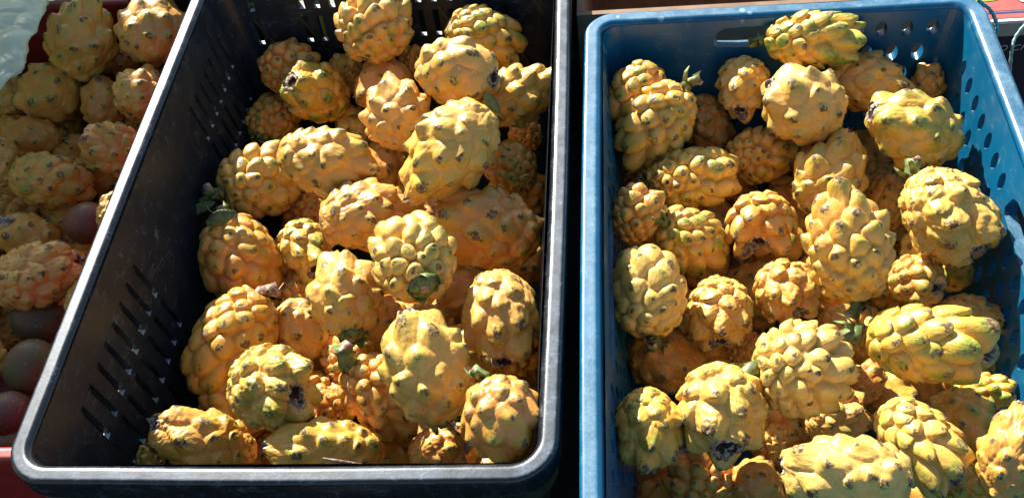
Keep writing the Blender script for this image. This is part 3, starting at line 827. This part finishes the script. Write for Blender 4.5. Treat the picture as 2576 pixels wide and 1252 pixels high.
GRP = {'B': 'pitahayas heaped in the black crate', 'C': 'pitahayas heaped in the blue crate', 'L': 'pitahayas in the red crate', 'D': 'pitahayas behind the blue crate'}
def make_fruit(c, ax, W, L, kind, og, gr, pa, feat, label, group, rng, res=(128, 168)):
    n, A, pil, pt, fg, neck, rc, wr = KIND[kind]
    if 'k' in feat or 'c' in feat: rc = rc * 1.35
    n = int(n * rng.uniform(.88, 1.14)); A *= rng.uniform(.88, 1.15)
    V, C, (rcw, zt) = fruit_geo(rng, L / W, n, A, pil * rng.uniform(.85, 1.1), pt, fg, neck, rc, wr, *res)
    V = V * W
    me = np_mesh('pitahaya', V, C, res[0], res[1], M_SKIN)
    o = bpy.data.objects.new('pitahaya', me); COL.objects.link(o)
    q = Vector(ax).to_track_quat('Z', 'Y') @ Quaternion((0, 0, 1), rng.uniform(0, 6.28))
    o.rotation_mode = 'QUATERNION'; o.rotation_quaternion = q; o.location = c
    o.color = (max(0, min(1, og + rng.normal(0, .06))), max(0, min(1, gr * .8 + rng.normal(0, .04))), pa, 1)
    tag(o, label, 'fruit', group)
    for ch in feat:
        if ch in 'sSdbe': stem_part(o, rng, W, L, ch)
        if ch in 'ck': flower_scar(o, rng, W, L, rcw, zt * W, ch == 'k')
    return o

ALL = []
for i, q in enumerate(fit):
    (fid, px, py, W, L, a, t, z, kind, og, gr, pa, feat, lab) = q['f']
    rng = np.random.default_rng(1000 + i * 7)
    c = CAM_LOC + q['r'] * q['t']
    small = W < 60
    o = make_fruit(c, q['ax'], q['W'] * q['t'], q['L'] * q['t'], kind, og, gr, pa, feat, lab, GRP[fid[0]], rng, (96, 128) if small else (128, 168))
    ALL.append((c, q['W'] * q['t'], q['L'] * q['t'], fid[0]))

def shows(c, W, key):
    # keep only those of which some part can be seen from the front of the stall past the fruit in front
    def pj(p):
        q = (p - CAM_LOC) @ CM; return np.array([q[0], q[1]]) / -q[2], -q[2]
    o, d0 = pj(c); R = W / d0
    if not (-.55 < o[0] < .55 and -.27 < o[1] < .27): return False
    rr_ = np.random.default_rng(1); seen = 0
    for _ in range(60):
        a = rr_.uniform(0, 6.28); p = o + R * math.sqrt(rr_.random()) * np.array([math.cos(a), math.sin(a)])
        if not any(d < d0 and np.hypot(*(p - u)) < r_ * .97 for u, d, r_ in PROJ[key]): seen += 1
    return seen > 17
PROJ = {}
for q in fit:
    for ce, r_ in spheres(q):
        qq = (ce - CAM_LOC) @ CM
        PROJ.setdefault(q['id'][0], []).append((qq[:2] / -qq[2], -qq[2], r_ * 1.08 / -qq[2]))
# the layer underneath, glimpsed through the gaps
def filler(key, lab, group, x0, x1, y0, y1, zs, seed, minz_gap=.8):
    rng = np.random.default_rng(seed)
    sph = [s for q in fit if q['id'][0] == key for s in spheres(q)]
    protos = []
    cnt = 0
    for z in zs:
        y = y0
        while y < y1:
            x = x0
            while x < x1:
                c = np.array([x, y, z]) + rng.normal(0, .006, 3)
                W = rng.uniform(.026, .030); L = W * rng.uniform(1.15, 1.35)
                W = W * 1.0
                ok = shows(c, W, key) and all(np.linalg.norm(c - s) > (r + W) * .86 for s, r in sph)
                if ok:
                    d = rng.normal(size=3); d[2] *= .5; d /= np.linalg.norm(d)
                    if len(protos) < 4:
                        o = make_fruit(c, d, W, L, ('dense', 'sparse', 'cone', 'smooth')[len(protos)], .8, .3, 0, '', lab, group, rng, (72, 96)); protos.append(o)
                    else:
                        o = protos[int(rng.integers(4))].copy(); COL.objects.link(o); o.location = c
                        o.rotation_quaternion = Vector(d).to_track_quat('Z', 'Y'); o.color = (rng.uniform(.5, 1), rng.uniform(0, .6), 0, 1)
                    e = L - W
                    for k in (-.8, 0, .8): sph.append((c + d * e * k, W * .95))
                    cnt += 1
                x += .019
            y += .019
    return cnt
n1 = filler('B', 'shadowed pitahaya in the buried lower layer of the black crate', 'buried pitahayas of the black crate', -.095, .150, .05, .56, (-.165, -.205, -.24), 5)
n2 = filler('C', 'shadowed pitahaya in the buried lower layer of the blue crate', 'buried pitahayas of the blue crate', .265, .548, -.04, .44, (-.165, -.20, -.235), 6)
n3 = filler('L', 'shadowed pitahaya low in the red crate under the others', 'buried pitahayas of the red crate', -.53, -.25, .30, .62, (-.17, -.22), 7)
print('fillers', n1, n2, n3)

# ------------------------------------------------------------------ smooth round fruit in the red crate
def round_mat():
    t = NT('smooth_fruit_skin'); vec = t.tc('Object')
    oi = t.n.new('ShaderNodeObjectInfo')
    f = t.noise(vec, 30, 4); sp = t.ramp(t.voro(vec, 260), .08, .16, 1, 0)
    c = t.mix(t.ramp(f, .42, .58, 0, .8), oi.outputs['Color'], (.12, .06, .03))
    c = t.mix(t.math('MULTIPLY', sp, .7), c, (.55, .45, .30))
    t.put(t.b.inputs['Normal'], t.bump(t.noise(vec, 200, 3), .12, .001))
    return t.set(Base_Color=c, Roughness=.52)
M_ROUND = round_mat()
def round_fruit(px, py, W, L, a, z, col, lab, seed):
    r = ray(px, py); t = (z - CAM_LOC[2]) / r[2]; c = CAM_LOC + r * t
    rng = np.random.default_rng(seed); NV, NU = 48, 64
    s = np.linspace(0, np.pi, NV); th = np.arange(NU) / NU * 2 * np.pi
    S, T = np.meshgrid(s, th, indexing='ij')
    P = np.stack([np.sin(S) * np.cos(T), np.sin(S) * np.sin(T), -np.cos(S)], -1).reshape(-1, 3)
    P *= (1 + .018 * nz(P, rng, 2))[:, None]
    P[:, 2] += .10 * np.exp(-((P[:, 0] ** 2 + P[:, 1] ** 2) / .03)) * np.where(P[:, 2] > 0, -1, 0)
    P *= np.array([W, W, L]) / FPX * t
    o = bpy.data.objects.new('round_fruit', np_mesh('round_fruit', P, None, NV, NU, M_ROUND)); COL.objects.link(o)
    ar_ = math.radians(a)
    o.rotation_mode = 'QUATERNION'
    o.rotation_quaternion = Vector(CM[:, 0] * math.cos(ar_) + CM[:, 1] * math.sin(ar_)).to_track_quat('Z', 'Y'); o.location = c; o.color = (*col, 1)
    mb = MB(); Lw = L / FPX * t; mb.tube([(0, 0, Lw * .86), (0, 0, Lw * .95)], [Lw * .07, Lw * .05], 8)
    mb.build('stem', M_DRY, o, True)
    tag(o, lab, 'fruit', 'smooth round fruit in the red crate')
round_fruit(218, 562, 52, 56, 40, -.125, (.20, .06, .04), 'pinkish brown smooth round fruit beside the black rim, uppermost smooth one', 1)
round_fruit(100, 808, 60, 72, 160, -.14, (.08, .06, .025), 'dark olive smooth fruit in shade under the wrinkled orange pitahaya', 2)
round_fruit(78, 922, 64, 72, 75, -.125, (.085, .09, .03), 'green brown egg-shaped smooth fruit, below the dark olive one', 3)
round_fruit(20, 1040, 56, 62, 20, -.13, (.13, .055, .045), 'pink smooth fruit at the left edge below the green egg-shaped one', 4)
round_fruit(40, 1104, 48, 70, 10, -.15, (.22, .19, .10), 'greyish green smooth fruit in the front corner of the red crate', 5)
round_fruit(150, 1010, 50, 56, 10, -.16, (.25, .12, .07), 'brown smooth fruit mostly hidden under the black rim', 6)
round_fruit(170, 880, 50, 56, 10, -.165, (.20, .12, .05), 'dull brown smooth fruit behind the black rim next to the green egg-shaped one', 7)
round_fruit(150, 640, 50, 56, 10, -.17, (.25, .12, .07), 'shaded brown smooth fruit deep above the wrinkled orange pitahaya', 8)

# ------------------------------------------------------------------ loose leaves lying among the fruit
def leaf(px, py, z, ang, ln, wd, lab, mat=M_STEM):
    c = at_z(px, py, z); a = math.radians(ang)
    d = CM[:, 0] * math.cos(a) + CM[:, 1] * math.sin(a); s_ = np.cross(CM[:, 2], d); n = CM[:, 2]
    ln *= (CAM_LOC[2] - z) / FPX * 1.25; wd *= (CAM_LOC[2] - z) / FPX * 1.25
    mb = MB(); K = 9; V = []
    for th in (0, .0011):
        for i in range(K + 1):
            u = i / K; w = wd * math.sin(math.pi * min(1, u * .93 + .06)) ** .8
            for k in (-1, 0, 1): V.append(c + d * (u - .5) * ln + s_ * w * k * .5 + n * ((abs(k) * .18 * wd) + th + .12 * ln * math.sin(u * 2.6)))
    m = (K + 1) * 3
    for i in range(K):
        for k in range(2):
            q = i * 3 + k
            mb.F.append((q, q + 1, q + 4, q + 3)); mb.F.append((m + q, m + q + 3, m + q + 4, m + q + 1))
        mb.F.append((i * 3, i * 3 + 3, m + i * 3 + 3, m + i * 3)); mb.F.append((i * 3 + 2, m + i * 3 + 2, m + i * 3 + 5, i * 3 + 5))
    mb.V = [tuple(v) for v in V]
    return tag(mb.build('leaf', mat, None, True), lab, 'leaf')
leaf(1238, 262, -.02, -52, 80, 34, 'small green leaf between the brightest pitahaya and the right rim of the black crate')
leaf(560, 548, -.075, 22, 92, 44, 'green leaf piece with pale edge on top of the dull orange pitahaya')
leaf(508, 524, -.10, 205, 84, 30, 'narrow green leaf tip near the left wall of the black crate')
leaf(878, 1160, -.045, -8, 120, 9, 'thin dry grass stalk on the long pitahaya at the front rim', M_DRY)
leaf(18, 556, -.085, 10, 60, 34, 'dark dry leaf on a shaded pitahaya at the left edge', M_SCAR)

# ------------------------------------------------------------------ plastic bag over the left heap
tb = NT('clear_plastic_film'); vec = tb.tc('Object')
tb.n.remove(tb.b)
gl = tb.n.new('ShaderNodeBsdfGlossy'); gl.inputs['Roughness'].default_value = .35; gl.inputs[0].default_value = (.9, .95, .93, 1)
tl = tb.n.new('ShaderNodeBsdfTranslucent'); tl.inputs[0].default_value = (.80, .90, .70, 1)
df = tb.n.new('ShaderNodeBsdfDiffuse'); df.inputs[0].default_value = (.72, .80, .60, 1)
tr = tb.n.new('ShaderNodeBsdfTransparent'); tr.inputs[0].default_value = (.86, .93, .88, 1)
def mixs(a, b, f):
    m = tb.n.new('ShaderNodeMixShader'); tb.put(m.inputs[0], f); tb.l.new(a.outputs[0], m.inputs[1]); tb.l.new(b.outputs[0], m.inputs[2]); return m
nbm = tb.bump(tb.noise(vec, 16, 3, .5, 1.0), .6, .02)
for s_ in (gl, tl, df): tb.l.new(nbm, s_.inputs['Normal'])
x = mixs(mixs(mixs(tl, df, .5), gl, .12), tr, .25)
tb.l.new(x.outputs[0], tb.out.inputs[0])
rng = np.random.default_rng(11)
outline = [(-260, -260), (170, -200), (128, -60), (122, 8), (112, 62), (78, 122), (66, 178), (0, 240), (-120, 300), (-260, 250)]
pts = [at_z(px, py, -.02) for px, py in outline]
cen = np.mean(pts, 0)
V = []; NR = 26; NA = 120
def edge_pt(u):
    k = u * len(pts); i = int(k) % len(pts); f = k - int(k)
    return pts[i] * (1 - f) + pts[(i + 1) % len(pts)] * f
E_ = np.array([edge_pt(j / NA) for j in range(NA)])
folds_d = rng.normal(size=(7, 2)) * 55; ph = rng.uniform(0, 6.28, 7)
for side in (1, -1):
    for i in range(NR + 1):
        u = i / NR if side == 1 else 1 - i / NR
        if side == -1 and i == 0: continue
        for j in range(NA):
            p = cen + (E_[j] - cen) * u
            h = sum(abs(math.sin(p[:2] @ folds_d[k] + ph[k] + 1.3 * math.sin(p[:2] @ folds_d[(k + 2) % 7] * .6))) ** .6 for k in range(7)) / 7
            V.append((p[0], p[1], p[2] + side * .010 * (1 - u ** 4) + (h - .6) * .022 * (.3 + .7 * u) + (1 - u) * .015))
F_ = [(i * NA + j, i * NA + (j + 1) % NA, (i + 1) * NA + (j + 1) % NA, (i + 1) * NA + j) for i in range(2 * NR) for j in range(NA)]
tag(mesh_obj('plastic_bag', V, F_, tb.m, None, True), 'crumpled clear greenish plastic bag draped over the top left heap', 'bag')

# ------------------------------------------------------------------ boxes behind
tcb = NT('cardboard'); vec = tcb.tc('Object'); f = tcb.noise(vec, 50, 5, .6)
M_CARD = tcb.set(Base_Color=tcb.mix(tcb.ramp(f, .3, .7), (.17, .10, .06), (.24, .15, .09)), Roughness=.8)
def tray(name, lab, x0, y0, x1, y1, z0, z1, mat, th=.006):
    r = tag(empty(name, ((x0 + x1) / 2, (y0 + y1) / 2, z0)), lab, 'box')
    ox, oy = (x0 + x1) / 2, (y0 + y1) / 2
    X0, X1, Y0, Y1, H = x0 - ox, x1 - ox, y0 - oy, y1 - oy, z1 - z0
    for a, b in (((X0, Y0, .0062), (X1, Y0 + th, H)), ((X0, Y1 - th, .0062), (X1, Y1, H)), ((X0, Y0 + th + .0005, .0062), (X0 + th, Y1 - th - .0005, H)), ((X1 - th, Y0 + th + .0005, .0062), (X1, Y1 - th - .0005, H))):
        mb = MB(); mb.box(a, b); mb.build('side', mat, r)
    mb = MB(); mb.box((X0, Y0, 0), (X1, Y1, .006)); mb.build('base', mat, r)
    return r
tray('cardboard_tray', 'brown cardboard tray behind the blue crate, its edge just showing', .205, .528, .575, .84, -.30, -.030, M_CARD)

tws = NT('olive_stick'); v = tws.tc('Object', (8, 8, 1)); f = tws.noise(v, 30, 4)
M_STICK = tws.set(Base_Color=tws.mix(tws.ramp(f, .3, .7), (.30, .22, .06), (.46, .36, .12)), Roughness=.7)
mb = MB(); mb.tube([(-.096, .622, -.30), (-.0955, .620, -.15), (-.095, .619, -.022)], [.0075, .007, .0065], 9)
tag(mb.build('wooden_stick', M_STICK, None, True), 'olive wooden stick seen through one column of slots at the black crate back', 'stick')
tray('slot_darkening_box', 'added dark box behind the black crate, keeping its slots dark', -.32, .640, .200, .95, -.30, -.035, M_BLACKG)  # box put in to hide the sunlit ground behind the slots
# printed carton at the right
def flat(name, col, rough=.5):
    t = NT(name); v = t.tc('Object'); f = t.noise(v, 120, 4, .6)
    return t.set(Base_Color=t.mix(t.ramp(f, .3, .7), col, tuple(x * .8 for x in col)), Roughness=rough)
M_NAVY = flat('dark_print', (.018, .016, .026)); M_WHITE = flat('white_print', (.72, .70, .66)); M_GREY = flat('grey_band', (.33, .30, .25))
M_PRED = flat('red_print', (.60, .10, .08)); M_PGRN = flat('green_print', (.26, .34, .05)); M_PBLU = flat('blue_print', (.04, .06, .20)); M_LET = flat('letter_print', (.42, .37, .33))
bx, by, bz = .588, .560, -.10
PB = tag(empty('printed_carton', (bx, by, -.30)), 'dark printed carton with grey lettering and bright fruit print, right of the blue crate', 'box')
mb = MB(); mb.box((.0, .0, 0), (.40, .30, .188)); mb.build('body', M_NAVY, PB)
mb = MB(); mb.box((-.002, -.002, .190), (.402, .302, .207)); mb.build('lid_side', M_GREY, PB)
mb = MB(); mb.box((-.003, -.003, .2072), (.403, .303, .2105)); mb.build('lid_edge', M_WHITE, PB)
def patch(poly, z, mat, name='print_patch'):
    mb = MB(); mb.prism([(x, y, z) for x, y in poly], np.array((0, 0, .0004))); mb.build(name, mat, PB)
ell = lambda cx, cy, rx, ry: [(cx + rx * math.cos(a / 20 * 6.2832), cy + ry * math.sin(a / 20 * 6.2832)) for a in range(20)]
patch([(.002, .0015), (.398, .0015), (.398, .008), (.002, .008)], .2107, M_PRED)
patch([(.002, .0095), (.398, .0095), (.398, .0118), (.002, .0118)], .2107, M_PBLU)
patch([(.020, .0135), (.100, .0135), (.078, .032), (.020, .034)], .2107, M_PRED)
patch([(.082, .030), (.398, .016), (.398, .080), (.090, .080)], .2107, M_PBLU)
patch(ell(.040, .050, .030, .021), .2113, M_PGRN)
patch(ell(.078, .050, .010, .026), .2119, M_WHITE)
patch(ell(.070, .108, .060, .024), .2107, M_GREY)
def text(s, size, loc, rot, mat, parent, name='lettering'):
    cu = bpy.data.curves.new('txt', 'FONT'); cu.body = s; cu.size = size; cu.extrude = .0003; cu.shear = .25; cu.space_character = 1.12
    to = bpy.data.objects.new('txt', cu); COL.objects.link(to)
    dg = bpy.context.evaluated_depsgraph_get(); me = bpy.data.meshes.new_from_object(to.evaluated_get(dg))
    bpy.data.objects.remove(to); me.materials.clear(); me.materials.append(mat)
    o = bpy.data.objects.new(name, me); COL.objects.link(o); o.parent = parent; o.location = loc; o.rotation_euler = rot
    return o
text('CO CHIL', .0112, (.0462, -.0012, .1695), (math.pi / 2, 0, 0), M_LET, PB)

# cords
tcd = NT('cord_fibre'); vec = tcd.tc('Object', (1, 1, 1)); f = tcd.noise(vec, 500, 3, .7)
M_CORD = tcd.set(Base_Color=tcd.mix(tcd.ramp(f, .35, .65), (.01, .20, .24), (.08, .42, .45)), Roughness=.6)
M_CORD2 = flat('grey_green_cord', (.22, .34, .32))
def cord(P, r, mat, lab):
    C_ = []
    P = [np.array(p) for p in P]; P = [P[0]] + P + [P[-1]]
    for i in range(1, len(P) - 2):
        for k in range(10):
            t = k / 10
            C_.append(.5 * (2 * P[i] + (P[i + 1] - P[i - 1]) * t + (2 * P[i - 1] - 5 * P[i] + 4 * P[i + 1] - P[i + 2]) * t * t + (3 * P[i] - P[i - 1] - 3 * P[i + 1] + P[i + 2]) * t ** 3))
    C_.append(P[-1])
    mb = MB(); mb.tube(C_, [r * (1 + .18 * math.sin(i * 1.7)) for i in range(len(C_))], 8)
    return tag(mb.build('cord', mat, None, True), lab, 'cord')
cord([at_z(*p) for p in ((2440, -60, -.03), (2462, 0, -.04), (2488, 22, -.05), (2504, 50, -.06), (2508, 78, -.07), (2496, 104, -.09), (2480, 130, -.12), (2478, 190, -.2))], .0019, M_CORD, 'bright teal plastic cord looping beside the right rim of the blue crate')
cord([at_z(*p) for p in ((2640, 20, -.05), (2590, 52, -.06), (2556, 92, -.07), (2545, 130, -.08), (2540, 190, -.11), (2532, 260, -.2))], .0016, M_CORD2, 'faded grey green cord hanging over the dark carton')
